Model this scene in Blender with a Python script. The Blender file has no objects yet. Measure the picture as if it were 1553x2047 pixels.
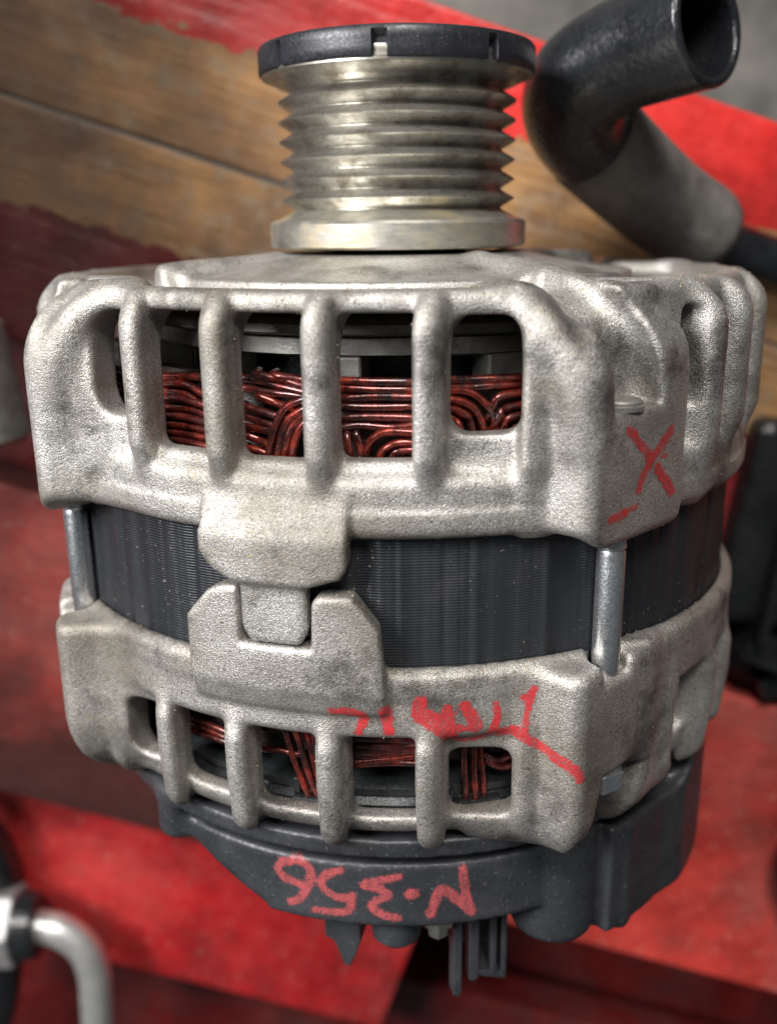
import bpy, bmesh, math, random
import numpy as np
from mathutils import Matrix, Vector, noise as mnoise

# ------------------------------------------------------------------ camera, world, light, exposure
MM = 0.001
scene = bpy.context.scene
col = scene.collection
rad = math.radians
# the alternator lies on its side: its axis is the world Y axis (pulley towards +Y), Z is up, towards the camera
cam_d = bpy.data.cameras.new('camera')
cam = bpy.data.objects.new('camera', cam_d)
col.objects.link(cam)
cam.matrix_world = (Matrix.Translation((-2.6*MM, 0, 203*MM)) @ Matrix.Rotation(rad(-16.7), 4, 'X')
                    @ Matrix.Rotation(rad(-0.7), 4, 'Z'))
cam_d.sensor_fit = 'VERTICAL'
cam_d.sensor_height = 24.0
cam_d.lens = 1930.0/2047.0*24.0
cam_d.clip_start = 0.005
cam_d.clip_end = 50.0
cam_d.dof.use_dof = True
cam_d.dof.focus_distance = 0.152
cam_d.dof.aperture_fstop = 7.6
scene.camera = cam

world = bpy.data.worlds.new('World')
scene.world = world
world.use_nodes = True
bg = world.node_tree.nodes['Background']
bg.inputs['Color'].default_value = (0.86, 0.93, 1.0, 1)
bg.inputs['Strength'].default_value = 0.055

def area(name, loc, target, sx, sy, watts, color):
    d = bpy.data.lights.new(name, 'AREA')
    d.shape = 'RECTANGLE'; d.size = sx; d.size_y = sy
    d.energy = watts; d.color = color
    o = bpy.data.objects.new(name, d); col.objects.link(o)
    o.location = loc
    o.rotation_euler = (Vector(target)-Vector(loc)).to_track_quat('-Z', 'Y').to_euler()
    return o
area('overhead_light', (0.02, 0.74, 0.66), (0.0, -0.08, -0.05), 0.36, 0.30, 7.5, (1.0, 0.97, 0.93))
area('window_light', (-0.56, 0.30, 0.46), (0.0, -0.04, 0.0), 0.26, 0.40, 8.6, (0.99, 0.985, 1.0))

scene.view_settings.view_transform = 'Standard'
scene.view_settings.look = 'None'
scene.view_settings.exposure = 0.5
scene.view_settings.gamma = 1.0
scene.cycles.use_denoising = True
scene.cycles.max_bounces = 8

random.seed(7)
rng = np.random.default_rng(7)

# ------------------------------------------------------------------ helpers: objects
def tag(o, label=None, cat=None, group=None, kind=None):
    if label: o['label'] = label
    if cat: o['category'] = cat
    if group: o['group'] = group
    if kind: o['kind'] = kind
    return o

def empty(name, loc=(0, 0, 0), parent=None):
    o = bpy.data.objects.new(name, None)
    o.empty_display_size = 0.01
    col.objects.link(o); o.location = loc
    o.parent = parent
    return o

def mesh_obj(name, me, mat, parent=None, smooth=True):
    if mat: me.materials.append(mat)
    if smooth:
        me.polygons.foreach_set('use_smooth', np.ones(len(me.polygons), dtype=bool))
    o = bpy.data.objects.new(name, me)
    col.objects.link(o)
    o.parent = parent
    return o

def mesh_from(name, verts, faces):
    me = bpy.data.meshes.new(name)
    me.from_pydata([tuple(v) for v in verts], [], [tuple(f) for f in faces])
    me.update()
    return me

def mesh_np(name, V, Q):
    """fast mesh from (n,3) vertices in mm and (m,4) quads"""
    me = bpy.data.meshes.new(name)
    me.vertices.add(len(V)); me.vertices.foreach_set('co', (V*MM).astype(np.float32).ravel())
    me.loops.add(Q.size); me.loops.foreach_set('vertex_index', Q.astype(np.int32).ravel())
    me.polygons.add(len(Q))
    me.polygons.foreach_set('loop_start', np.arange(0, Q.size, 4, dtype=np.int32))
    me.update(calc_edges=True)
    me.validate()
    return me

def bm_obj(name, bm, mat, parent=None, smooth=False, bevel=0.0, seg=2):
    me = bpy.data.meshes.new(name)
    if bevel > 0:
        bmesh.ops.bevel(bm, geom=[e for e in bm.edges if e.is_manifold and e.calc_face_angle(0) > 0.5], offset=bevel*MM,
                        segments=seg, profile=0.5, affect='EDGES')
    bmesh.ops.recalc_face_normals(bm, faces=bm.faces)
    bm.to_mesh(me); bm.free()
    o = mesh_obj(name, me, mat, parent, smooth=smooth)
    return o

def lathe(name, prof, mat, parent=None, seg=160, axis='Y', closed=False, sharp=True):
    """prof: list of (r, h) in mm revolved about the world Y axis"""
    n = len(prof)
    V, F = [], []
    for i in range(seg):
        a = 2*math.pi*i/seg
        for r, h in prof:
            V.append((r*math.sin(a)*MM, h*MM, r*math.cos(a)*MM))
    for i in range(seg):
        j = (i+1) % seg
        for k in range(n-1 if not closed else n):
            k2 = (k+1) % n
            F.append((i*n+k, i*n+k2, j*n+k2, j*n+k))
    me = mesh_from(name, V, F)
    bm = bmesh.new(); bm.from_mesh(me)
    bmesh.ops.remove_doubles(bm, verts=bm.verts, dist=1e-7)
    bmesh.ops.recalc_face_normals(bm, faces=bm.faces)
    if sharp:
        for e in bm.edges:
            if len(e.link_faces) == 2 and e.calc_face_angle(0) > 0.6: e.smooth = False
    bm.to_mesh(me); bm.free()
    return mesh_obj(name, me, mat, parent)

def catmull(pts, n=6):
    P = [np.array(p, float) for p in pts]
    P = [2*P[0]-P[1]] + P + [2*P[-1]-P[-2]]
    out = []
    for i in range(1, len(P)-2):
        for k in range(n):
            t = k/n
            out.append(0.5*((2*P[i]) + (-P[i-1]+P[i+1])*t + (2*P[i-1]-5*P[i]+4*P[i+1]-P[i+2])*t*t
                            + (-P[i-1]+3*P[i]-3*P[i+1]+P[i+2])*t**3))
    out.append(P[-2])
    return np.array(out)

def tube_mesh(name, path, radii, seg=10, caps=True):
    """sweep a circle along path (mm); radii scalar or per point"""
    P = np.array(path, float); n = len(P)
    Rr = np.full(n, radii, float) if np.isscalar(radii) else np.array(radii, float)
    T = np.gradient(P, axis=0); T /= np.linalg.norm(T, axis=1)[:, None] + 1e-12
    up = np.array([0, 0, 1.0]) if abs(T[0][2]) < 0.9 else np.array([1.0, 0, 0])
    V, F = [], []
    U = np.cross(T[0], up); U /= np.linalg.norm(U)
    for i in range(n):
        U = U - T[i]*np.dot(U, T[i]); U /= np.linalg.norm(U) + 1e-12
        W = np.cross(T[i], U)
        for k in range(seg):
            a = 2*math.pi*k/seg
            V.append((P[i] + Rr[i]*(math.cos(a)*U + math.sin(a)*W))*MM)
    for i in range(n-1):
        for k in range(seg):
            k2 = (k+1) % seg
            F.append((i*seg+k, i*seg+k2, (i+1)*seg+k2, (i+1)*seg+k))
    if caps:
        F.append(tuple(range(seg-1, -1, -1))); F.append(tuple((n-1)*seg+k for k in range(seg)))
    return mesh_from(name, V, F)

def pol(phi, r, h):
    a = rad(phi)
    return np.array([r*math.sin(a), h, r*math.cos(a)])

def bm_box(bm, x0, x1, y0, y1, z0, z1, mat4=None):
    """box in mm"""
    vs = [bm.verts.new((x*MM, y*MM, z*MM)) for x in (x0, x1) for y in (y0, y1) for z in (z0, z1)]
    for f in ((0, 1, 3, 2), (4, 6, 7, 5), (0, 4, 5, 1), (2, 3, 7, 6), (0, 2, 6, 4), (1, 5, 7, 3)):
        bm.faces.new([vs[i] for i in f])
    if mat4 is not None:
        bmesh.ops.transform(bm, matrix=mat4, verts=vs)
    return vs

# ------------------------------------------------------------------ helpers: materials
class Mat:
    def __init__(self, name):
        self.m = bpy.data.materials.new(name); self.m.use_nodes = True
        self.t = self.m.node_tree; self.N = self.t.nodes; self.L = self.t.links
        self.b = self.N['Principled BSDF']
        self.co = self.N.new('ShaderNodeTexCoord').outputs['Object']
    def link(self, a, b): self.L.new(a, b)
    def noise(self, scale, detail=4, rough=0.55, vec=None, dist=0.0):
        n = self.N.new('ShaderNodeTexNoise')
        n.inputs['Scale'].default_value = scale; n.inputs['Detail'].default_value = detail
        n.inputs['Roughness'].default_value = rough; n.inputs['Distortion'].default_value = dist
        self.link(vec if vec is not None else self.co, n.inputs['Vector'])
        return n.outputs['Fac']
    def map(self, scale=(1, 1, 1), rot=(0, 0, 0), loc=(0, 0, 0)):
        n = self.N.new('ShaderNodeMapping')
        n.inputs['Scale'].default_value = scale; n.inputs['Rotation'].default_value = rot; n.inputs['Location'].default_value = loc
        self.link(self.co, n.inputs['Vector'])
        return n.outputs['Vector']
    def vor(self, scale, vec=None, feature='F1'):
        n = self.N.new('ShaderNodeTexVoronoi'); n.feature = feature
        n.inputs['Scale'].default_value = scale
        self.link(vec if vec is not None else self.co, n.inputs['Vector'])
        return n.outputs['Distance']
    def ramp(self, fac, stops):
        n = self.N.new('ShaderNodeValToRGB')
        el = n.color_ramp.elements
        while len(el) < len(stops): el.new(0.5)
        for e, (p, c) in zip(el, stops):
            e.position = p
            e.color = (c, c, c, 1) if np.isscalar(c) else (*c, 1)
        self.link(fac, n.inputs['Fac'])
        return n.outputs['Color']
    def mix(self, fac, a, b, mode='MIX'):
        n = self.N.new('ShaderNodeMix'); n.data_type = 'RGBA'; n.blend_type = mode
        for s, v in ((n.inputs['Factor'], fac), (n.inputs['A'], a), (n.inputs['B'], b)):
            if isinstance(v, bpy.types.NodeSocket): self.link(v, s)
            elif np.isscalar(v): s.default_value = v if s.type == 'VALUE' else (v, v, v, 1)
            else: s.default_value = (*v, 1)
        return n.outputs['Result']
    def math(self, op, a, b=0.0, c=0.0, clamp=False):
        n = self.N.new('ShaderNodeMath'); n.operation = op; n.use_clamp = clamp
        for s, v in zip(n.inputs, (a, b, c)):
            if isinstance(v, bpy.types.NodeSocket): self.link(v, s)
            else: s.default_value = v
        return n.outputs[0]
    def sep(self, vec=None):
        n = self.N.new('ShaderNodeSeparateXYZ'); self.link(vec if vec is not None else self.co, n.inputs[0])
        return n.outputs
    def bump(self, h, dist, strength=1.0, prev=None):
        n = self.N.new('ShaderNodeBump')
        n.inputs['Strength'].default_value = strength; n.inputs['Distance'].default_value = dist
        self.link(h, n.inputs['Height'])
        if prev is not None: self.link(prev, n.inputs['Normal'])
        return n.outputs['Normal']
    def attr(self, name):
        n = self.N.new('ShaderNodeAttribute'); n.attribute_name = name
        return n.outputs['Fac']
    def set(self, **k):
        for key, v in k.items():
            s = self.b.inputs[{'color': 'Base Color', 'metal': 'Metallic', 'rough': 'Roughness', 'normal': 'Normal',
                               'alpha': 'Alpha', 'spec': 'Specular IOR Level', 'coat': 'Coat Weight',
                               'coatrough': 'Coat Roughness', 'aniso': 'Anisotropic'}[key]]
            if isinstance(v, bpy.types.NodeSocket): self.link(v, s)
            elif np.isscalar(v): s.default_value = v
            else: s.default_value = (*v, 1)
        return self.m

def mat_cast(name, tint=(1, 1, 1)):
    k = Mat(name)
    grain = k.noise(4200, 2, 0.6)
    coarse = k.noise(1900, 2, 0.55)
    blotch = k.noise(95, 5, 0.62)
    big = k.noise(28, 5, 0.65)
    c = k.ramp(grain, [(0.30, (0.29, 0.275, 0.255)), (0.50, (0.51, 0.495, 0.47)), (0.68, (0.82, 0.805, 0.775))])
    c = k.mix(k.ramp(blotch, [(0.42, 0.0), (0.64, 0.55)]), c, (0.24, 0.22, 0.195))
    c = k.mix(k.ramp(big, [(0.47, 0.0), (0.66, 0.62)]), c, (0.17, 0.145, 0.11))
    soot = k.ramp(k.noise(46, 6, 0.7, k.map((1, 1, 1), loc=(2.3, 0.4, 1.1))), [(0.52, 0.0), (0.64, 0.80)])
    c = k.mix(soot, c, (0.085, 0.078, 0.070))
    spk = k.ramp(k.noise(1500, 1, 0.5), [(0.67, 0.0), (0.73, 0.75)])
    c = k.mix(spk, c, (0.12, 0.105, 0.09))
    gold = k.math('MULTIPLY', k.ramp(k.noise(2300, 1, 0.5), [(0.64, 0.0), (0.70, 0.8)]), k.ramp(k.noise(40, 3, 0.6), [(0.42, 0.0), (0.62, 1.0)]))
    c = k.mix(gold, c, (0.42, 0.33, 0.17))
    c = k.mix(1.0, c, tint, 'MULTIPLY')
    ro = k.math('ADD', k.ramp(coarse, [(0.3, 0.30), (0.7, 0.50)]), k.ramp(big, [(0.35, 0.0), (0.65, 0.16)]))
    n = k.bump(coarse, 0.00018, 0.35)
    n = k.bump(grain, 0.00020, 0.75, n)
    n = k.bump(blotch, 0.0008, 0.25, n)
    return k.set(color=c, metal=0.70, rough=ro, normal=n)

def mat_simple(name, color, metal=0.0, rough=0.5, scale=300, var=0.35, bump=0.0001, bstr=0.4, spec=0.5, dust=None, coat=0.0):
    k = Mat(name)
    n1 = k.noise(scale, 5, 0.6); n2 = k.noise(scale*7, 3, 0.6)
    lo = tuple(v*(1-var) for v in color); hi = tuple(min(1, v*(1+var)) for v in color)
    c = k.ramp(n1, [(0.32, lo), (0.68, hi)])
    if dust:
        c = k.mix(k.ramp(k.noise(scale*0.35, 6, 0.65), [(0.46, 0.0), (0.75, dust[1])]), c, dust[0])
        c = k.mix(k.ramp(k.noise(1700, 1, 0.5), [(0.69, 0.0), (0.73, min(1, dust[1]*1.5))]), c, tuple(v*1.6 for v in dust[0]))
    ro = k.ramp(n2, [(0.3, max(0.05, rough-0.12)), (0.7, min(1, rough+0.12))])
    nn = k.bump(n2, bump, bstr)
    return k.set(color=c, metal=metal, rough=ro, normal=nn, spec=spec, coat=coat)

# ------------------------------------------------------------------ castings: signed distance volumes -> meshes
class Vol:
    def __init__(self, lo, hi, step):
        self.lo = np.array(lo, float); self.step = step
        self.n = np.ceil((np.array(hi)-self.lo)/step).astype(int)+1
        ax = [(self.lo[i]+step*np.arange(self.n[i])).astype(np.float32) for i in range(3)]
        self.ax = ax
        self.F = np.full(self.n, 50.0, np.float32)
        X, Z = ax[0][:, None], ax[2][None, :]
        self.R2 = np.sqrt(X*X+Z*Z).astype(np.float32)
        self.P2 = np.degrees(np.arctan2(X, Z)).astype(np.float32)
    def sl(self, box):
        if box is None: return (slice(None),)*3
        s = []
        for i in range(3):
            a = int(np.clip(math.floor((box[i][0]-self.lo[i])/self.step), 0, self.n[i]))
            b = int(np.clip(math.ceil((box[i][1]-self.lo[i])/self.step)+1, 0, self.n[i]))
            s.append(slice(a, b))
        return tuple(s)
    def grids(self, s):
        return (self.ax[0][s[0]][:, None, None], self.ax[1][s[1]][None, :, None], self.ax[2][s[2]][None, None, :],
                self.R2[s[0], s[2]][:, None, :], self.P2[s[0], s[2]][:, None, :])
    def add(self, fn, box=None, k=0.0):
        s = self.sl(box)
        f = self.F[s]
        if f.size == 0: return
        self.F[s] = smin(f, fn(*self.grids(s)), k)
    def sub(self, fn, box=None, k=0.0):
        s = self.sl(box)
        f = self.F[s]
        if f.size == 0: return
        self.F[s] = -smin(-f, fn(*self.grids(s)), k)

def smin(a, b, k):
    if k <= 0: return np.minimum(a, b)
    h = np.maximum(k-np.abs(a-b), 0)/k
    return np.minimum(a, b)-h*h*(k*0.25)
def smax(a, b, k): return -smin(-a, -b, k)
def rmax(a, b, r):
    """intersection with a rounded edge of radius r"""
    a = a+r; b = b+r
    return np.minimum(np.maximum(a, b), 0)+np.sqrt(np.maximum(a, 0)**2+np.maximum(b, 0)**2)-r
def seg2(X, Z, a, b):
    dx, dz = b[0]-a[0], b[1]-a[1]
    t = np.clip(((X-a[0])*dx+(Z-a[1])*dz)/(dx*dx+dz*dz+1e-9), 0, 1)
    return np.sqrt((X-a[0]-t*dx)**2+(Z-a[1]-t*dz)**2)
def seg3(X, H, Z, a, b, ra, rb):
    d = np.array(b)-np.array(a)
    t = np.clip(((X-a[0])*d[0]+(H-a[1])*d[1]+(Z-a[2])*d[2])/(d@d+1e-9), 0, 1)
    return np.sqrt((X-a[0]-t*d[0])**2+(H-a[1]-t*d[1])**2+(Z-a[2]-t*d[2])**2)-(ra+(rb-ra)*t)
def box_of(pts, pad):
    P = np.array(pts); return [(P[:, i].min()-pad, P[:, i].max()+pad) for i in range(3)]
def add_path(v, pts, r, k, fine=3):
    """one smooth swept rod through pts, blended into the volume once"""
    rr = [r]*len(pts) if np.isscalar(r) else list(r)
    C = catmull([(*p, q) for p, q in zip(pts, rr)], fine)
    s = v.sl(box_of(C[:, :3], max(rr)+k+1))
    X, H, Z, R, P = v.grids(s)
    f = v.F[s]
    if f.size == 0: return
    d = None
    for a, b in zip(C[:-1], C[1:]):
        e = seg3(X, H, Z, a[:3], b[:3], a[3], b[3])
        d = e if d is None else np.minimum(d, e)
    v.F[s] = smin(f, d, k)
def wrap(d): return (d+180) % 360-180
def rbox2(u, h, u0, u1, h0, h1, r):
    """rounded rectangle distance in the unrolled (arc length, h) plane"""
    qu = np.abs(u-(u0+u1)/2)-((u1-u0)/2-r); qh = np.abs(h-(h0+h1)/2)-((h1-h0)/2-r)
    return np.sqrt(np.maximum(qu, 0)**2+np.maximum(qh, 0)**2)+np.minimum(np.maximum(qu, qh), 0)-r
def poly2(u, h, pts):
    """signed distance to a polygon, u and h broadcastable"""
    d = None; s = None
    n = len(pts)
    for i in range(n):
        ax, ay = pts[i]; bx, by = pts[i-1]
        ex, ey = bx-ax, by-ay
        wx, wy = u-ax, h-ay
        t = np.clip((wx*ex+wy*ey)/(ex*ex+ey*ey), 0, 1)
        q = (wx-ex*t)**2+(wy-ey*t)**2
        d = q if d is None else np.minimum(d, q)
        c1 = h >= ay; c2 = h < by; c3 = ex*wy > ey*wx
        flip = (c1 & c2 & c3) | (~c1 & ~c2 & ~c3)
        s = flip if s is None else s ^ flip
    return np.where(s, -1.0, 1.0)*np.sqrt(d)

def surface_nets(v):
    F = v.F
    S = F < 0
    nx, ny, nz = F.shape
    cnt = np.zeros((nx-1, ny-1, nz-1), np.uint8)
    for i in (0, 1):
        for j in (0, 1):
            for l in (0, 1):
                cnt += S[i:nx-1+i, j:ny-1+j, l:nz-1+l]
    act = (cnt > 0) & (cnt < 8)
    I, J, K = np.nonzero(act)
    idx = np.full(act.shape, -1, np.int32); idx[I, J, K] = np.arange(len(I))
    corner = [(i, j, l) for i in (0, 1) for j in (0, 1) for l in (0, 1)]
    val = {c: F[I+c[0], J+c[1], K+c[2]] for c in corner}
    acc = np.zeros((len(I), 3)); num = np.zeros(len(I))
    for a in corner:
        for ax in range(3):
            if a[ax] == 0:
                b = list(a); b[ax] = 1; b = tuple(b)
                va, vb = val[a], val[b]
                m = (va < 0) != (vb < 0)
                t = np.where(m, va/np.where(m, va-vb, 1), 0)
                for q in range(3):
                    acc[:, q] += np.where(m, a[q]+(t if q == ax else 0), 0)
                num += m
    V = (np.stack([I, J, K], 1)+acc/num[:, None])*v.step+v.lo
    quads = []
    for ax in range(3):
        A = [slice(1, -1)]*3; A[ax] = slice(0, -1)
        B = [slice(1, -1)]*3; B[ax] = slice(1, None)
        sa, sb = S[tuple(A)], S[tuple(B)]
        o1, o2 = [q for q in range(3) if q != ax]
        for flip in (0, 1):
            m = (sa & ~sb) if not flip else (~sa & sb)
            c = np.array(np.nonzero(m)).T
            base = c.copy(); base[:, o1] += 1; base[:, o2] += 1
            q = []
            for d1, d2 in ((1, 1), (0, 1), (0, 0), (1, 0)):
                e = base.copy(); e[:, o1] -= d1; e[:, o2] -= d2
                q.append(idx[e[:, 0], e[:, 1], e[:, 2]])
            q = np.stack(q, 1)
            if (ax == 1) != bool(flip): q = q[:, ::-1]
            quads.append(q)
    Q = np.concatenate(quads)
    Q = Q[(Q >= 0).all(1)]
    return V, Q

def paint_patch(name, V, Q, strokes, Rr, mat, parent, label, lift=0.10, facing=None):
    """the skin of paint that lies on a casting: faces of the casting near the strokes, lifted by the film's thickness"""
    Rv = np.hypot(V[:, 0], V[:, 2]); ph = np.degrees(np.arctan2(V[:, 0], V[:, 2]))
    u = np.radians(ph)*Rr; h = V[:, 1]
    d = np.full(len(V), 99.0)
    for w, pts in strokes:
        p = [(math.radians(a)*Rr, b) for a, b in catmull([(a, b) for a, b in pts], 5)]
        for a, b in zip(p[:-1], p[1:]):
            d = np.minimum(d, seg2(u, h, a, b)-w)
    ok = (d < 1.3) & (Rv > Rr-4.5)
    Qs = Q[ok[Q].all(1)]
    fn = np.cross(V[Qs[:, 2]]-V[Qs[:, 0]], V[Qs[:, 3]]-V[Qs[:, 1]])
    cen = V[Qs].mean(1)
    out = (fn[:, 0]*cen[:, 0]+fn[:, 2]*cen[:, 2]) > 0
    Qs, fn = Qs[out], fn[out]
    N = np.zeros_like(V)
    for c in range(4): np.add.at(N, Qs[:, c], fn)
    used = np.unique(Qs)
    remap = np.full(len(V), -1); remap[used] = np.arange(len(used))
    N = N[used]/(np.linalg.norm(N[used], axis=1)[:, None]+1e-9)
    me = mesh_np(name, V[used]+N*lift, remap[Qs])
    at = me.attributes.new('film', 'FLOAT', 'POINT')
    at.data.foreach_set('value', d[used].astype(np.float32))
    o = mesh_obj(name, me, mat, parent)
    if label: o['label'] = label
    return o

# ------------------------------------------------------------------ the setting: painted boards over a concrete floor
def mat_board(name, y_hi=None, y_lo=None, red=(0.52, 0.022, 0.020), worn=0.25, grime=0.35, seed=0.0, edge=0.006, grime_shade=None, edge_stain=None):
    k = Mat(name)
    s = k.sep()
    loc = (seed, seed*0.7, 0)
    grain = k.noise(1.0, 6, 0.6, k.map((14, 230, 60), loc=loc), 0.8)
    fine = k.noise(1.0, 3, 0.6, k.map((40, 900, 200), loc=loc))
    wood = k.ramp(grain, [(0.25, (0.19, 0.080, 0.026)), (0.50, (0.40, 0.185, 0.055)), (0.75, (0.50, 0.27, 0.10))])
    wood = k.mix(0.35, wood, k.ramp(fine, [(0.35, (0.20, 0.11, 0.05)), (0.65, (0.55, 0.36, 0.18))]))
    dirt = k.noise(24, 6, 0.62, k.map((1, 1, 1), loc=loc))
    wood = k.mix(k.ramp(dirt, [(0.46, 0.0), (0.66, 0.75)]), wood, (0.075, 0.050, 0.032))
    spots = k.ramp(k.noise(170, 4, 0.6, k.map((1, 1, 1), loc=loc)), [(0.50, 0.0), (0.68, 0.7)])
    wood = k.mix(spots, wood, (0.30, 0.235, 0.16))
    rn = k.noise(60, 5, 0.65, k.map((1, 1, 1), loc=loc))
    paint = k.ramp(rn, [(0.30, tuple(v*0.62 for v in red)), (0.55, red), (0.78, tuple(min(1, v*1.15+0.02) for v in red))])
    gr = k.ramp(k.noise(30, 6, 0.68, k.map((1, 1, 1), loc=(loc[0]+3, 1, 0))), [(0.46, 0.0), (0.70, grime)])
    paint = k.mix(gr, paint, (0.060, 0.022, 0.020))
    fl = k.ramp(k.noise(260, 4, 0.7, k.map((1, 1, 1), loc=loc)), [(0.58, 0.0), (0.70, worn)])
    paint = k.mix(fl, paint, (0.62, 0.27, 0.19))  # pale flecks: worn paint plus sheen painted into the colour
    fade = k.ramp(k.noise(13, 6, 0.7, k.map((1, 1, 1), loc=(loc[0]+8, 2, 1))), [(0.46, 0.0), (0.66, 0.55*worn)])
    paint = k.mix(fade, paint, (0.50, 0.17, 0.14))
    scr = k.ramp(k.noise(1.0, 4, 0.7, k.map((25, 520, 60), rot=(0, 0, 0.35), loc=loc)), [(0.60, 0.0), (0.68, 0.5*worn)])
    paint = k.mix(scr, paint, (0.16, 0.06, 0.05))
    jag = k.math('MULTIPLY', k.math('SUBTRACT', k.noise(1.0, 5, 0.6, k.map((75, 150, 50), loc=loc)), 0.5), edge*2.4)
    yy = k.math('ADD', s[1], jag)
    msk = None
    if y_hi is not None: msk = k.math('GREATER_THAN', yy, y_hi)
    if y_lo is not None:
        m2 = k.math('LESS_THAN', yy, y_lo)
        msk = m2 if msk is None else k.math('MAXIMUM', msk, m2)
    c = k.mix(msk, wood, paint) if msk is not None else paint
    if grime_shade is not None:
        # grime and painted shadow darkening the left end of the plank
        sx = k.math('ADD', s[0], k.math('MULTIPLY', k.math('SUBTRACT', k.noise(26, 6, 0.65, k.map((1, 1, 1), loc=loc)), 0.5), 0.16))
        mr = k.N.new('ShaderNodeMapRange'); mr.inputs['From Min'].default_value = grime_shade[0]; mr.inputs['From Max'].default_value = grime_shade[1]
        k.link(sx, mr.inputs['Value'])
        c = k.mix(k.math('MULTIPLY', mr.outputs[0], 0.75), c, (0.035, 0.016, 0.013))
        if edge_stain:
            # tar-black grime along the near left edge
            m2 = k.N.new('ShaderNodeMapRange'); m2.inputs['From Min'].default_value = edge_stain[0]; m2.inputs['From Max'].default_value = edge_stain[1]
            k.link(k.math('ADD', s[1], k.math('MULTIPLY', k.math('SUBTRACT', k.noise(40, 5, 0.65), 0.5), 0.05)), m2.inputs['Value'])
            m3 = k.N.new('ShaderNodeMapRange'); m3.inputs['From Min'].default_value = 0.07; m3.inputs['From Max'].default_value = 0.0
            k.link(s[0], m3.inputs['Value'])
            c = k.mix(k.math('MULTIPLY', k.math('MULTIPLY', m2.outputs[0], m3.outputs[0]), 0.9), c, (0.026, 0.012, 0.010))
    ro = k.mix(msk, 0.72, k.ramp(rn, [(0.3, 0.28), (0.7, 0.5)])) if msk is not None else k.ramp(rn, [(0.3, 0.26), (0.7, 0.48)])
    n = k.bump(grain, 0.0012, 0.4)
    n = k.bump(rn, 0.0016, 0.45, n)
    return k.set(color=c, rough=ro, normal=n)

TABLE_Z = -70.0
table = empty('board_table', (0, 0, TABLE_Z*MM)); tag(table, 'worn red painted wooden boards under the alternator', None, kind='structure')
bpy.context.view_layer.update()
def board(name, v0, v1, w0, w1, ztop, thick, mat, label, ang=-18.0, wob=0.5):
    nx, ny = 40, 8
    bm = bmesh.new()
    bm_box(bm, v0, v1, w0, w1, -thick, 0)
    bmesh.ops.bevel(bm, geom=list(bm.edges), offset=1.2*MM, segments=3, profile=0.5, affect='EDGES')
    bmesh.ops.subdivide_edges(bm, edges=[e for e in bm.edges if e.calc_length() > 30*MM], cuts=14, use_grid_fill=True)
    for v in bm.verts:
        q = Vector((v.co.x*18, v.co.y*30, v.co.z*18))+Vector((v0, w0, 0))
        v.co.y += mnoise.noise(q)*wob*MM; v.co.z += mnoise.noise(q+Vector((9, 3, 1)))*0.3*wob*MM
    o = bm_obj(name, bm, mat, smooth=False)
    o.matrix_world = Matrix.Translation((0, 0, ztop*MM)) @ Matrix.Rotation(rad(ang), 4, 'Z')
    o.parent = table; o.matrix_parent_inverse = table.matrix_world.inverted()
    o['label'] = label
    return o
mb1 = mat_board('far_board_paint', y_hi=0.0285, red=(0.60, 0.024, 0.020), seed=1.3, grime=0.15, worn=0.1, grime_shade=(-0.02, -0.09))
mb2 = mat_board('middle_board_paint', y_lo=-0.0255, red=(0.20, 0.013, 0.017), seed=4.1, grime=0.8, grime_shade=(-0.015, -0.08))
mb3 = mat_board('near_board_paint', red=(0.56, 0.048, 0.036), seed=7.7, grime=0.7, worn=0.8, grime_shade=(0.05, -0.075), edge_stain=(-0.155, -0.185))
mb4 = mat_board('low_board_paint', red=(0.46, 0.016, 0.018), seed=11.2, grime=0.65, worn=0.4)
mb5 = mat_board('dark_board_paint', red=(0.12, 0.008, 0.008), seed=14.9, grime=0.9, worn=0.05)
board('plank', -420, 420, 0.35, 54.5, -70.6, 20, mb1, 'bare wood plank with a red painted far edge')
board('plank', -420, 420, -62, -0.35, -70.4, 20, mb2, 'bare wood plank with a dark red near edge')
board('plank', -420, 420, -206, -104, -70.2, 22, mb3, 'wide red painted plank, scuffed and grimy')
board('plank', -420, 84, -284, -200, -94, 20, mb4, 'bright red plank end below the wide plank', -18.0)
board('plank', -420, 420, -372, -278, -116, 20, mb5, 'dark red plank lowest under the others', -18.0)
board('plank', -420, 420, -300, -60, -150, 16, mb5, 'dark board added deep under the planks to darken the gap', -18.0)  # added below so the gap looks dark instead of showing lit floor

kf = Mat('concrete')
cn = kf.noise(22, 6, 0.65)
cc = kf.ramp(cn, [(0.3, (0.10, 0.093, 0.082)), (0.7, (0.26, 0.245, 0.215))])
kf.set(color=cc, rough=0.85, normal=kf.bump(kf.noise(160, 4), 0.002, 0.5))
bm = bmesh.new()
bm_box(bm, -3000, 3000, -3000, 3000, -640, -600)
tag(bm_obj('floor', bm, kf.m), 'grey concrete floor beyond the boards', kind='structure')


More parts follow.
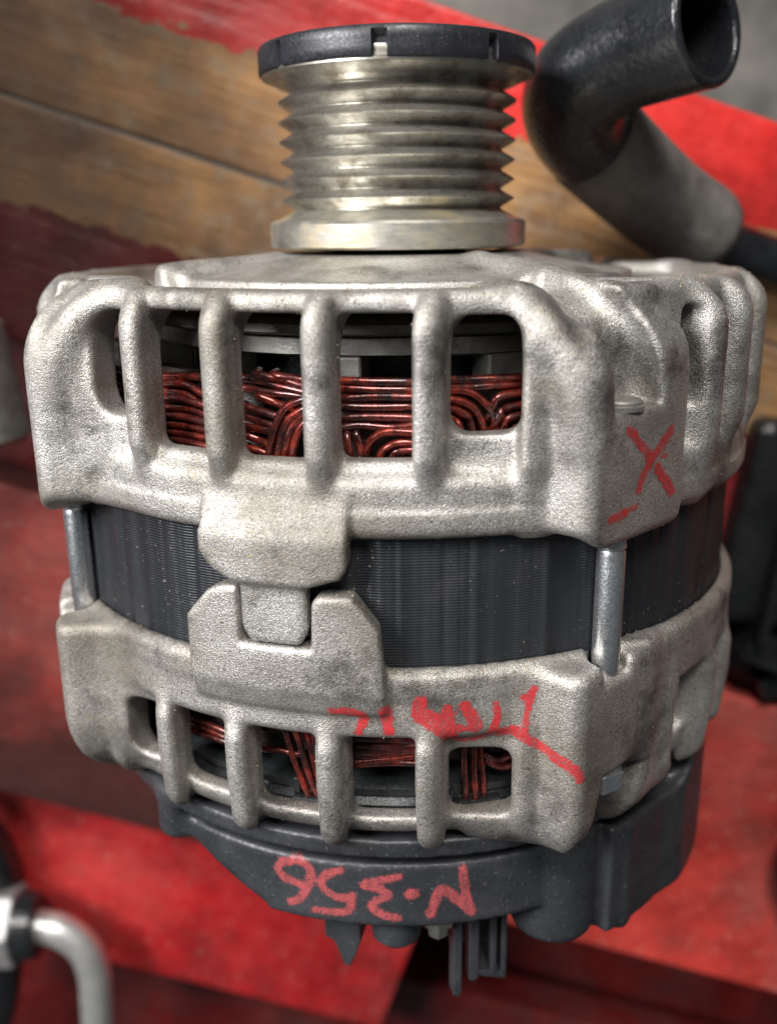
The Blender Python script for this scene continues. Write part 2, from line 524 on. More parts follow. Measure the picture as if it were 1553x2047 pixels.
# ------------------------------------------------------------------ materials of the alternator
M = {}
M['cast'] = mat_cast('cast_aluminium', (0.92, 0.915, 0.90))
M['cast_dirty'] = mat_cast('cast_aluminium_dull', (0.92, 0.905, 0.88))
M['steel'] = mat_simple('zinc_plated_steel', (0.62, 0.63, 0.64), 0.95, 0.30, 500, 0.12, 0.00006, 0.4)
M['steel_dull'] = mat_simple('dull_steel', (0.30, 0.29, 0.26), 0.7, 0.5, 260, 0.3, 0.0001, 0.5)
M['black_plastic'] = mat_simple('black_cover_plastic', (0.024, 0.0255, 0.029), 0.0, 0.45, 160, 0.25, 0.00012, 0.5,
                                dust=((0.060, 0.060, 0.064), 0.5))
M['cap_plastic'] = mat_simple('black_cap_plastic', (0.014, 0.015, 0.019), 0.0, 0.40, 240, 0.3, 0.0001, 0.4,
                              dust=((0.05, 0.05, 0.055), 0.4))
M['inner_black'] = mat_simple('inner_black_plastic', (0.013, 0.015, 0.016), 0.0, 0.32, 300, 0.3, 0.0001, 0.4)
M['varnish'] = mat_simple('dark_winding_varnish', (0.018, 0.012, 0.010), 0.0, 0.35, 500, 0.4, 0.0002, 0.6)

def mat_groove():
    k = Mat('pulley_steel')
    y = k.map((40, 1100, 40))
    streak = k.noise(1.0, 4, 0.6, y)
    bl = k.noise(220, 5, 0.6)
    c = k.ramp(streak, [(0.3, (0.40, 0.385, 0.34)), (0.7, (0.62, 0.60, 0.54))])
    c = k.mix(k.ramp(bl, [(0.44, 0.0), (0.66, 0.75)]), c, (0.15, 0.125, 0.095))
    c = k.mix(k.ramp(k.noise(1.0, 5, 0.65, k.map((110, 420, 110), loc=(3, 1, 2))), [(0.56, 0.0), (0.72, 0.45)]), c, (0.09, 0.08, 0.07))
    c = k.mix(k.ramp(k.noise(1400, 1), [(0.70, 0.0), (0.74, 0.8)]), c, (0.10, 0.08, 0.06))
    n = k.bump(streak, 0.00006, 0.5)
    n = k.bump(k.noise(900, 2), 0.00008, 0.25, n)
    return k.set(color=c, metal=0.95, rough=k.ramp(bl, [(0.35, 0.27), (0.7, 0.46)]), normal=n)
M['pulley'] = mat_groove()

def mat_flange():
    k = Mat('pulley_flange_steel')
    st = k.noise(1.0, 5, 0.6, k.map((260, 900, 260)))
    bl = k.noise(120, 5, 0.6)
    c = k.ramp(st, [(0.35, (0.44, 0.43, 0.38)), (0.65, (0.62, 0.60, 0.53))])
    c = k.mix(k.ramp(bl, [(0.50, 0.0), (0.66, 0.8)]), c, (0.62, 0.50, 0.30))
    c = k.mix(k.ramp(k.noise(70, 5), [(0.52, 0.0), (0.72, 0.8)]), c, (0.22, 0.19, 0.15))
    return k.set(color=c, metal=0.9, rough=k.ramp(bl, [(0.35, 0.34), (0.7, 0.52)]), normal=k.bump(st, 0.00008, 0.5))
M['flange'] = mat_flange()

def mat_stator():
    k = Mat('stator_laminations')
    s = k.sep()
    lam = k.math('SINE', k.math('MULTIPLY', s[1], 2*math.pi/0.00046))
    # blotchy mask round the core: bare lamination edges show only in places
    msk = k.ramp(k.noise(1.0, 3, 0.5, k.map((60, 8, 60))), [(0.36, 0.15), (0.50, 1.0)])
    st = k.noise(1.0, 4, 0.6, k.map((300, 10, 300)))
    c = k.ramp(st, [(0.20, (0.014, 0.0155, 0.018)), (0.80, (0.034, 0.037, 0.043))])
    c = k.mix(k.ramp(k.noise(90, 6, 0.65), [(0.58, 0.0), (0.82, 0.3)]), c, (0.12, 0.11, 0.095))
    dust = k.math('MULTIPLY', k.ramp(k.noise(1500, 1), [(0.72, 0.0), (0.75, 0.8)]), k.ramp(k.noise(60, 3), [(0.42, 0.0), (0.65, 0.8)]))
    c = k.mix(dust, c, (0.42, 0.39, 0.31))
    h = k.math('MULTIPLY', lam, msk)
    n = k.bump(h, 0.000035, 0.8)
    n = k.bump(k.noise(500, 4), 0.00015, 0.5, n)
    n = k.bump(dust, 0.0002, 0.6, n)
    return k.set(color=c, metal=0.35, rough=k.ramp(st, [(0.3, 0.34), (0.7, 0.52)]), normal=n)
M['stator'] = mat_stator()

def mat_wire(name, a, b, dirt):
    k = Mat(name)
    n1 = k.noise(420, 4, 0.6)
    c = k.ramp(n1, [(0.35, a), (0.65, b)])
    c = k.mix(k.ramp(k.noise(190, 5, 0.62), [(0.45, 0.0), (0.64, dirt)]), c, (0.020, 0.015, 0.015))
    c = k.mix(k.ramp(k.noise(2200, 1), [(0.70, 0.0), (0.74, 0.7)]), c, (0.25, 0.2, 0.17))
    return k.set(color=c, metal=0.55, rough=k.ramp(n1, [(0.3, 0.16), (0.7, 0.36)]), normal=k.bump(k.noise(900, 3), 0.00014, 0.6), coat=0.6, coatrough=0.15)
M['wire'] = mat_wire('red_enamelled_copper', (0.055, 0.010, 0.009), (0.33, 0.038, 0.021), 0.97)
M['wire_dark'] = mat_wire('sooty_enamelled_copper', (0.10, 0.020, 0.018), (0.24, 0.04, 0.03), 0.9)

def mat_film(name, color, thr=0.0, var=0.28, cover=1.0):
    k = Mat(name)
    d = k.attr('film')
    n = k.noise(1500, 3, 0.6); n2 = k.noise(300, 4, 0.6); n3 = k.noise(1.0, 3, 0.6, k.map((900, 260, 900), rot=(0, 0, 0.5)))
    e = k.math('ADD', d, k.math('MULTIPLY', k.math('SUBTRACT', n, 0.5), 1.1))
    e = k.math('ADD', e, k.math('MULTIPLY', k.math('SUBTRACT', n2, 0.52), 1.5*var/0.28))
    a = k.math('SUBTRACT', 1.0, k.ramp(k.math('ADD', e, 0.5), [(0.42, 0.0), (0.86, 1.0)]))
    a = k.math('MULTIPLY', a, k.ramp(n3, [(0.34, 0.96), (0.66, 0.55)]))
    a = k.math('MULTIPLY', a, k.ramp(k.noise(3600, 1), [(0.52, cover), (0.68, 0.25*cover)]))
    c = k.ramp(n2, [(0.3, tuple(v*0.75 for v in color)), (0.7, color)])
    return k.set(color=c, rough=0.45, alpha=a, normal=k.bump(n, 0.0002, 0.5))
M['film'] = mat_film('red_paint_marker', (0.58, 0.035, 0.042))
M['film_pale'] = mat_film('pale_red_paint_marker', (0.60, 0.115, 0.12), var=0.16, cover=0.8)

# ------------------------------------------------------------------ the alternator
alt = empty('alternator', (0, -0.05, -0.070))
tag(alt, 'car alternator with bare cast aluminium housing and ribbed pulley, lying on the red boards', 'alternator')
bpy.context.view_layer.update()
body = None
def child(o):
    """parent to the alternator, keeping world position"""
    o.parent = alt; o.matrix_parent_inverse = alt.matrix_world.inverted()
    return o

BOLTS = [27.2, -58.8, -152.8, 121.2]
BOLT_R = [69.5, 69.0, 69.5, 69.0]
LUGS = [(0.0, False), (0.0, True), (180.0, False), (180.0, True)]      # turn about the axis, mirrored or not
SIDES = [-16.8, 74.0, 163.2, 254.0]                                    # the castings' four slotted sides
def la(lug, p):
    """angle of a lug's feature p (degrees, as on the lug at the right) on the lug given"""
    return lug[0]+(p if not lug[1] else -31.6-p)
def lug_plan(lug, X, Z):
    """outline of a bolt lug: a corner ridge over the bolt and a flat cheek on its far side"""
    g = 1.019 if lug[1] else 1.0
    def poly(pts, r):
        return poly2(X, Z, [(g*q*math.sin(rad(la(lug, p))), g*q*math.cos(rad(la(lug, p)))) for p, q in pts])-r
    ridge = poly(((21.0, 72.5), (36.5, 67.4), (37.0, 60.0), (18.0, 57.0), (9.0, 63.5), (16.6, 66.6), (18.9, 68.4)), 2.9)
    cheek = poly(((22.6, 73.2), (38.8, 68.7), (39.4, 60.5), (24.0, 59.0)), 1.2)
    return smin(ridge, cheek, 0.8)
def lug_box(lug, h0, h1):
    return box_of([pol(la(lug, p), r, h) for p in (4, 14, 24, 34, 44) for r in (58, 77) for h in (h0, h1)], 3)
def slot(lug, X, Z, shift, half=5.0, mid=29.7):
    """distance from the middle plane of a lug's pocket, minus half its width; shift (mm) moves it sideways"""
    a = rad(la(lug, mid)); sg = -1.0 if lug[1] else 1.0
    return np.abs(X*math.cos(a)-Z*math.sin(a)-sg*shift)-half
def across(pc, X, Z):
    """coordinate across a slotted side, and along its draw direction"""
    a = rad(pc)
    return X*math.cos(a)-Z*math.sin(a), X*math.sin(a)+Z*math.cos(a)
def orient(V, Q):
    a, b, c, d = (V[Q[:, i]] for i in range(4))
    vol = (np.cross(a, b)*c).sum()+(np.cross(a, c)*d).sum()
    return Q if vol > 0 else Q[:, ::-1].copy()

def side_box(pc, h0, h1):
    return box_of([pol(pc+p, r, h) for p in (-46, -23, 0, 23, 46) for r in (44, 76) for h in (h0, h1)], 1)
def cut_windows(v, wins, sides=None):
    for pc in sides or SIDES:
        for t0, t1, h0, h1, r in wins:
            def fn(X, H, Z, R, P, pc=pc, t0=t0, t1=t1, h0=h0, h1=h1, r=r):
                t, n = across(pc, X, Z)
                return np.maximum(rbox2(t, H, t0, t1, h0, h1, r), 36-n)
            v.sub(fn, side_box(pc, h0-3, h1+3), 0.9)
def ribs(v, ts, prof, h0, h1, half, k, sides=None):
    for pc in sides or SIDES:
        for t0 in ts:
            def fn(X, H, Z, R, P, pc=pc, t0=t0):
                t, n = across(pc, X, Z)
                return np.maximum(rmax(np.abs(t-t0)-half+0*H, prof(R, H), half*0.92), 40-n)
            v.add(fn, side_box(pc, h0, h1), k)

def front_housing():
    v = Vol((-80, -64, -80), (80, -4, 80), 0.6)
    v.add(lambda X, H, Z, R, P: rmax(rmax(R-66.6, H+9.0, 1.8), -44.6-H, 1.2))
    v.add(lambda X, H, Z, R, P: rmax(R-69.15-0.40*np.clip((-40.2-H)/0.35, 0, 1), np.abs(H+40.0)-4.6, 1.6), None, 3.0)
    v.add(lambda X, H, Z, R, P: smax(np.maximum(H+5.7+np.maximum(R-25, 0)*0.20+0.012*np.maximum(R-34, 0)**2, -14-H), R-46, 3.0), None, 1.5)
    # recess between hub and rim
    v.sub(lambda X, H, Z, R, P: np.maximum(np.abs(R-54.0)-7.6, -11.6-H)+0*P, [(-80, 80), (-14, -4), (-80, 80)], 1.0)
    # ribs
    ribs(v, (-37.9, 37.6), lambda R, H: rmax(R-71.2+0.22*np.maximum(-34.0-H, 0), H+8.8, 9.0), -44, -6, 2.6, 1.6, SIDES[::2])
    ribs(v, (-33.2, 33.2), lambda R, H: rmax(R-70.9+0.22*np.maximum(-34.0-H, 0), H+8.8, 8.0), -44, -6, 2.1, 2.0, SIDES[1::2])
    # bolt lugs
    for lug in LUGS:
        def fl(X, H, Z, R, P, lug=lug):
            p = wrap(P-la(lug, 19.5))*(-1 if lug[1] else 1)
            bot = -44.7-2.5*np.clip(p/4.5, 0, 1)**2*(3-2*np.clip(p/4.5, 0, 1))
            return rmax(rmax(lug_plan(lug, X, Z)+0*H, H+8.9, 13.0), bot-H, 2.0)
        v.add(fl, lug_box(lug, -48, -6), 1.2)
        add_path(v, [pol(la(lug, p), r, h) for p, r, h in ((29.5, 61.0, -12.0), (29.0, 52, -10.2), (30.5, 42, -9.0), (34, 26, -8.0))], [2.6, 3.0, 2.9, 2.3], 2.6)
        add_path(v, [pol(la(lug, p), r, h) for p, r, h in ((20.2, 72.0, -30), (19.4, 72.4, -24), (18.2, 71.7, -18.6), (16.0, 69.2, -13.8), (13.9, 65.0, -11.3), (12.2, 60.6, -10.9))],
                 [2.2, 2.6, 2.7, 2.7, 2.6, 2.4], 3.2)
        # scooped pocket over the bolt head, leaning towards the slotted side as it rises
        def fp(X, H, Z, R, P, lug=lug):
            up = np.clip(H+26.6, 0, 18)
            prof = rmax(R-65.1, H+10.8, 8.0)
            d = smax(slot(lug, X, Z, (-0.004 if lug[1] else -0.022)*up*up, 5.9, 30.4 if lug[1] else 28.4), -prof, 4.5)
            return np.maximum(np.maximum(d, -26.6-H), 50-R)
        v.sub(fp, lug_box(lug, -28, -4), 1.3)
    # hollow inside
    v.sub(lambda X, H, Z, R, P: rmax(R-63.2, H+12.7, 7.0), None, 1.2)
    v.sub(lambda X, H, Z, R, P: np.maximum(R-66.95, H+41.0), None, 0)
    cut_windows(v, [(-33.4, -24.8, -29.0, -12.6, 4.0), (24.8, 35.0, -29.6, -12.6, 3.0)], SIDES[::2])
    cut_windows(v, [(-31.0, -24.8, -29.0, -12.6, 2.0), (24.8, 31.0, -29.0, -12.6, 2.0)], SIDES[1::2])
    cut_windows(v, [(-21.4, -9.4, -33.3, -12.2, 1.7), (-6.0, 6.0, -33.5, -12.2, 1.5),
                    (9.4, 21.4, -33.3, -12.2, 1.7)])
    ribs(v, (-23.3, -7.95, 7.75, 22.95), lambda R, H: rmax(rmax(R-71.0+0.35*np.maximum(-32.5-H, 0), H+8.5, 7.0), 65.3-R, 1.5), -42, -6, 2.1, 0.9)
    for pc, hw in ((42.2, 1.5), (50.3, 1.9), (137.8, 1.9)):
        v.sub(lambda X, H, Z, R, P, pc=pc, hw=hw: np.maximum(rbox2(np.radians(wrap(P-pc))*68, H, -hw, hw, -28.5, -12.8, 1.2), 58-R),
              box_of([pol(pc+p, r, h) for p in (-4, 4) for r in (56, 76) for h in (-31, -10)], 2), 0.9)
    # centring tab
    D = math.radians(1)*71.5
    big = [(a*D, h) for a, h in ((-26.3, -36.5), (-26.3, -47.6), (-24.6, -50.0), (-21.6, -51.8), (-12.0, -51.8), (-7.9, -50.2), (-7.1, -48.6), (-6.8, -36.5))]
    tong = [(a*D, h) for a, h in ((-21.1, -49), (-21.1, -59.0), (-19.9, -61.4), (-13.3, -61.4), (-12.3, -59.0), (-12.4, -49))]
    bx = box_of([pol(-30, 64, -64), pol(-30, 75, -64), pol(-3, 75, -34), pol(-15, 75, -50), pol(-3, 64, -50)], 2)
    v.add(lambda X, H, Z, R, P: rmax(poly2(np.radians(P)*71.5, H, big), np.maximum(R-69.0-2.6*np.clip((-37.5-H)/7, 0, 1), 66.5-R), 0.6), bx, 0.5)
    v.add(lambda X, H, Z, R, P: rmax(poly2(np.radians(P)*71.5, H, tong), np.abs(R-68.9)-1.95, 0.6), bx, 0.6)
    # bore for the shaft
    v.sub(lambda X, H, Z, R, P: R-10+0*H, [(-12, 12), (-20, 0), (-12, 12)], 0.5)
    # unevenness of the sand-blasted casting
    V, Q = surface_nets(v)
    return V, orient(V, Q)

def rear_housing():
    v = Vol((-80, -108, -80), (80, -51, 80), 0.6)
    v.add(lambda X, H, Z, R, P: rmax(rmax(R-66.6+np.clip((-90-H)*0.12, 0, 2), -98.3-H, 4.5), H+66.1, 1.2))
    v.add(lambda X, H, Z, R, P: rmax(R-69.1-0.2*np.clip((H+71.0)/0.5, 0, 1), np.abs(H+71.8)-5.7, 1.6), None, 3.0)
    ribs(v, (-38.0, 38.0), lambda R, H: rmax(R-70.3+0.22*np.maximum(H+77, 0), -100.5-H, 9.0), -103, -68, 2.5, 1.6)
    for lug, ba in zip(LUGS, BOLTS):
        v.add(lambda X, H, Z, R, P, lug=lug: rmax(rmax(lug_plan(lug, X, Z)+0*H, (-101.6 if lug[1] else -103.6)-H, 17.0 if lug[1] else 12.0), H+66.6, 1.8), lug_box(lug, -106, -64), 1.2)
        def fp(X, H, Z, R, P, lug=lug):
            up = np.clip(-86.8-H, 0, 16)
            prof = rmax(R-65.4, -100.2-H, 8.0)
            d = smax(slot(lug, X, Z, -0.22*up, 5.4, 30.0), -prof, 5.0)
            return np.maximum(np.maximum(d, H+86.8), 50-R)
        v.sub(fp, lug_box(lug, -107, -84), 2.0)
        bp = pol(ba, 69.9, -66)
        v.sub(lambda X, H, Z, R, P, bp=bp: np.maximum(seg2(X, Z, (bp[0], bp[2]), (bp[0]*1.12, bp[2]*1.12))-3.1, -69.5-H), box_of([bp, bp*1.1], 7), 1.4)
        v.add(lambda X, H, Z, R, P, q=pol(la(lug, 34.6), 66.0, 0): rmax(rmax(np.sqrt((X-q[0])**2+(Z-q[2])**2)-5.0, H+65.6, 1.4), -88-H, 1.0), box_of([pol(la(lug, 34.6), 66, -66), pol(la(lug, 34.6), 66, -88)], 7), 0.8)
    v.sub(lambda X, H, Z, R, P: np.maximum(R-63.0+np.clip((-90-H)*0.12, 0, 2), -95.4-H), None, 1.2)
    v.sub(lambda X, H, Z, R, P: np.maximum(R-66.95, -70.0-H), None, 0)
    v.sub(lambda X, H, Z, R, P: R-40+0*H, [(-42, 42), (-108, -90), (-42, 42)], 0)
    cut_windows(v, [(-33.2, -25.0, -91.2, -79.4, 2.8), (-21.3, -10.0, -92.8, -78.0, 1.8), (-6.2, 6.2, -93.3, -77.8, 1.6),
                    (9.8, 21.3, -93.5, -77.8, 1.5), (24.9, 35.0, -93.3, -80.9, 2.2)])
    ribs(v, (-23.3, -8.6, 7.4, 22.9), lambda R, H: rmax(rmax(R-70.4+0.3*np.maximum(H+79.5, 0)+0.10*np.maximum(-86-H, 0), -99.6-H, 5.0), 64.6-R, 1.5), -102, -70, 2.0, 0.9)
    D = math.radians(1)*71.5
    v.sub(lambda X, H, Z, R, P: np.maximum(rbox2(np.radians(wrap(P-43.4))*68, H, -1.7, 1.7, -92.5, -79.5, 1.2), 58-R),
          box_of([pol(43.4+p, r, h) for p in (-4, 4) for r in (56, 76) for h in (-95, -77)], 2), 0.9)
    tab = [(a*D, h) for a, h in ((-29.4, -73), (-29.4, -58.7), (-25.8, -53.8), (-23.6, -52.7), (-21.35, -52.4), (-21.35, -61.8), (-12.0, -61.8), (-11.75, -54.3),
                                 (-10.8, -53.1), (-6.7, -53.1), (-3.4, -58.4), (-3.0, -63.8), (-2.5, -73))]
    bx = box_of([pol(-33, 64, -75), pol(-33, 75, -75), pol(0, 75, -51), pol(-15, 75, -60), pol(0, 64, -60)], 2)
    v.add(lambda X, H, Z, R, P: rmax(poly2(np.radians(P)*71.5, H, tab), np.abs(R-68.75)-2.2+1.1*np.clip((-69-H)/4, 0, 1), 0.7), bx, 0.8)
    V, Q = surface_nets(v)
    return V, orient(V, Q)

FV, FQ = front_housing()
fh = child(mesh_obj('front_housing', mesh_np('front_housing', FV, FQ), M['cast']))
fh['label'] = 'front cast housing half with slotted vents behind the pulley'
RV, RQ = rear_housing()
rh = child(mesh_obj('rear_housing', mesh_np('rear_housing', RV, RQ), M['cast_dirty']))
rh['label'] = 'rear cast housing half with slotted vents above the black cover'

# red marker on the castings: strokes as (half width, [(angle, height)...]) in mm on the drum
SCRIBBLE = [(0.6,[(-9.4,-72.2),(-7.9,-71.9),(-6.0,-72.5),(-5.6,-73.5),(-6.4,-75.9)]),(0.81,[(-2.8,-71.8),(-2.6,-73.7),(-2.5,-75.6)]),(0.29,[(-3.3,-72.0),(-3.1,-74.0)]),(0.87,[(1.7,-70.7),(1.4,-72.7),(2.7,-74.4),(4.4,-76.1),(5.7,-77.5)]),(0.69,[(2.5,-72.9),(4.2,-73.9)]),(0.72,[(5.1,-72.1),(5.3,-75.4),(5.6,-77.5)]),(0.78,[(7.3,-71.7),(8.2,-73.5),(9.0,-75.4)]),(0.53,[(5.9,-77.8),(7.4,-78.5),(9.4,-78.2),(10.9,-76.9),(11.6,-74.7),(11.5,-72.2)]),(0.32,[(6.1,-75.5),(7.6,-75.8),(9.1,-75.7)]),(0.6,[(11.6,-77.0),(13.6,-77.1),(15.7,-78.2),(17.9,-80.1),(19.9,-81.8),(20.9,-83.9)]),(0.37,[(16.3,-69.7),(15.9,-71.1),(15.4,-74.8),(15.3,-77.7)]),(0.35,[(15.0,-71.2),(16.1,-71.0)]),(0.58,[(13.8,-76.5),(15.1,-76.8)])]
CROSS = [(0.43,[(26.2,-29.3),(28.3,-31.4),(30.6,-34.1)]),(0.55,[(32.7,-36.4),(34.8,-39.0),(36.4,-41.0)]),(0.52,[(35.3,-31.1),(31.7,-34.3),(30.1,-36.2),(28.8,-39.0)]),(0.13,[(33.5,-34.8),(34.6,-34.8)]),(0.43,[(23.6,-42.0),(25.2,-41.9),(26.7,-41.8)]),(0.2,[(27.1,-41.6),(28.6,-41.3)])]
NUMBER = [(0.62,[(-19.5,-115.2),(-17.7,-114.0),(-16.2,-110.9),(-15.8,-107.8),(-17.4,-106.4),(-20.3,-107.0),(-21.5,-108.5),(-20.5,-110.3),(-18.2,-111.0),(-16.5,-111.3)]),(0.6,[(-10.7,-106.9),(-13.0,-108.1),(-14.0,-110.1),(-12.8,-111.9),(-10.7,-112.6),(-8.9,-111.9)]),(0.54,[(-9.0,-111.9),(-9.6,-115.2),(-12.1,-115.7),(-15.2,-115.8)]),(0.62,[(-1.6,-107.6),(-4.7,-108.5),(-7.1,-109.5),(-4.8,-110.2),(-3.1,-111.5),(-5.3,-112.7),(-5.8,-114.1),(-4.3,-115.4),(-1.6,-116.1)]),(0.88,[(0.3,-111.1),(0.7,-111.0)]),(0.69,[(3.5,-115.5),(4.3,-112.8),(5.0,-110.6),(6.2,-110.8),(8.4,-113.5),(10.2,-115.6)]),(0.59,[(10.2,-115.4),(9.2,-111.8),(8.7,-106.6)])]
CROSS = [(w*1.25, p) for w, p in CROSS]
paint_patch('paint_mark', FV, FQ, CROSS, 72.0, M['film'], fh, 'red painted X on the bolt lug')
paint_patch('paint_mark', RV, RQ, SCRIBBLE, 70.0, M['film'], rh, 'upside-down red painted scribble on the rear housing')

# sandy grit caught on the castings
def grit(name, V, Q, parent, count, h_lo, h_hi):
    a, b, c, d = (V[Q[:, i]] for i in range(4))
    fn = np.cross(c-a, d-b); fn /= np.linalg.norm(fn, axis=1)[:, None]+1e-9
    cen = (a+b+c+d)/4
    Rr = np.hypot(cen[:, 0], cen[:, 2])
    rx = (fn[:, 0]*cen[:, 0]+fn[:, 2]*cen[:, 2])/(Rr+1e-6)
    clump = np.sin(cen[:, 0]*0.31+1.0)*np.sin(cen[:, 1]*0.47+2.0)*np.sin(cen[:, 2]*0.23)+0.6*np.sin(cen[:, 0]*1.1)*np.sin(cen[:, 1]*0.9)
    w = np.where((Rr > 62) & (cen[:, 2] > 0) & (rx > -0.2), 1.0, 0.0)
    w *= np.exp(1.8*clump)*(0.04+np.clip(0.75-rx, 0, 1)*1.5+np.clip(fn[:, 1], 0, 1))
    pick = rng.choice(len(Q), count, replace=False, p=w/w.sum())
    phi = (1+5**0.5)/2
    ico = np.array([(-1, phi, 0), (1, phi, 0), (-1, -phi, 0), (1, -phi, 0), (0, -1, phi), (0, 1, phi), (0, -1, -phi), (0, 1, -phi), (phi, 0, -1), (phi, 0, 1), (-phi, 0, -1), (-phi, 0, 1)])/1.9
    F = np.array([(0, 11, 5), (0, 5, 1), (0, 1, 7), (0, 7, 10), (0, 10, 11), (1, 5, 9), (5, 11, 4), (11, 10, 2), (10, 7, 6), (7, 1, 8), (3, 9, 4), (3, 4, 2), (3, 2, 6), (3, 6, 8), (3, 8, 9), (4, 9, 5), (2, 4, 11), (6, 2, 10), (8, 6, 7), (9, 8, 1)])
    r = 0.045+0.13*rng.random(count)**2.2
    P = cen[pick]+fn[pick]*(r*0.3)[:, None]
    vs = (P[:, None, :]+ico[None]*r[:, None, None]*rng.uniform(0.6, 1.3, (count, 12, 1))).reshape(-1, 3)
    fs = (F[None]+12*np.arange(count)[:, None, None]).reshape(-1, 3)
    me = bpy.data.meshes.new(name)
    me.from_pydata((vs*MM).tolist(), [], fs.tolist())
    o = mesh_obj(name, me, M['sand'], parent, smooth=False)
    o['kind'] = 'stuff'
    return o
M['sand'] = mat_simple('sandy_grit', (0.24, 0.19, 0.12), 0.0, 0.7, 900, 0.5)
grit('grit', FV, FQ, fh, 1500, -47, -9)
grit('grit', RV, RQ, rh, 1200, -103, -53)

# stator core with weld grooves
def stator():
    n = 900
    hs = [-40.5, -66.3+0.0, -70.5]
    hs = np.linspace(-40.8, -70.2, 10)
    V, F = [], []
    marks = [(-43.8, 0.5, 0.22), (-34.6, 0.9, 0.18), (-30.3, 0.35, -0.25), (-0.6, 0.5, 0.2), (-5.2, 0.5, -0.22), (-3.2, 0.3, 0.12), (5.0, 0.4, -0.25), (8.0, 0.2, -0.15), (9.2, 0.5, 0.22), (19.2, 0.35, 0.18), (44.4, 0.4, -0.3), (47.5, 0.8, 0.2), (-51, 0.6, -0.3), (33, 1.0, 0.15), (54, 0.6, -0.3)]
    for i in range(n):
        p = -180+360*i/n
        r = 66.72
        for m, w, d in marks:
            for q in (0, 90, 180, 270):
                e = wrap(p-m-q)/w
                if abs(e) < 3: r += d*math.exp(-e*e) if q == 0 else 0.6*d*math.exp(-e*e)
        r += 0.05*math.sin(p*1.7)+0.04*math.sin(p*5.1)
        for h in hs: V.append(pol(p, r, h)*MM)
    m = len(hs)
    for i in range(n):
        j = (i+1) % n
        for k in range(m-1): F.append((i*m+k, j*m+k, j*m+k+1, i*m+k+1))
    # inner bore side so the core is a solid ring
    b = len(V)
    for i in range(120):
        p = -180+3*i
        V.append(pol(p, 52, -40.8)*MM); V.append(pol(p, 52, -70.2)*MM)
    for i in range(120):
        j = (i+1) % 120
        F.append((b+2*i, b+2*i+1, b+2*j+1, b+2*j))
    return mesh_from('stator_core', V, F)
st = child(mesh_obj('stator_core', stator(), M['stator']))
st['label'] = 'dark laminated stator core between the two housing halves'

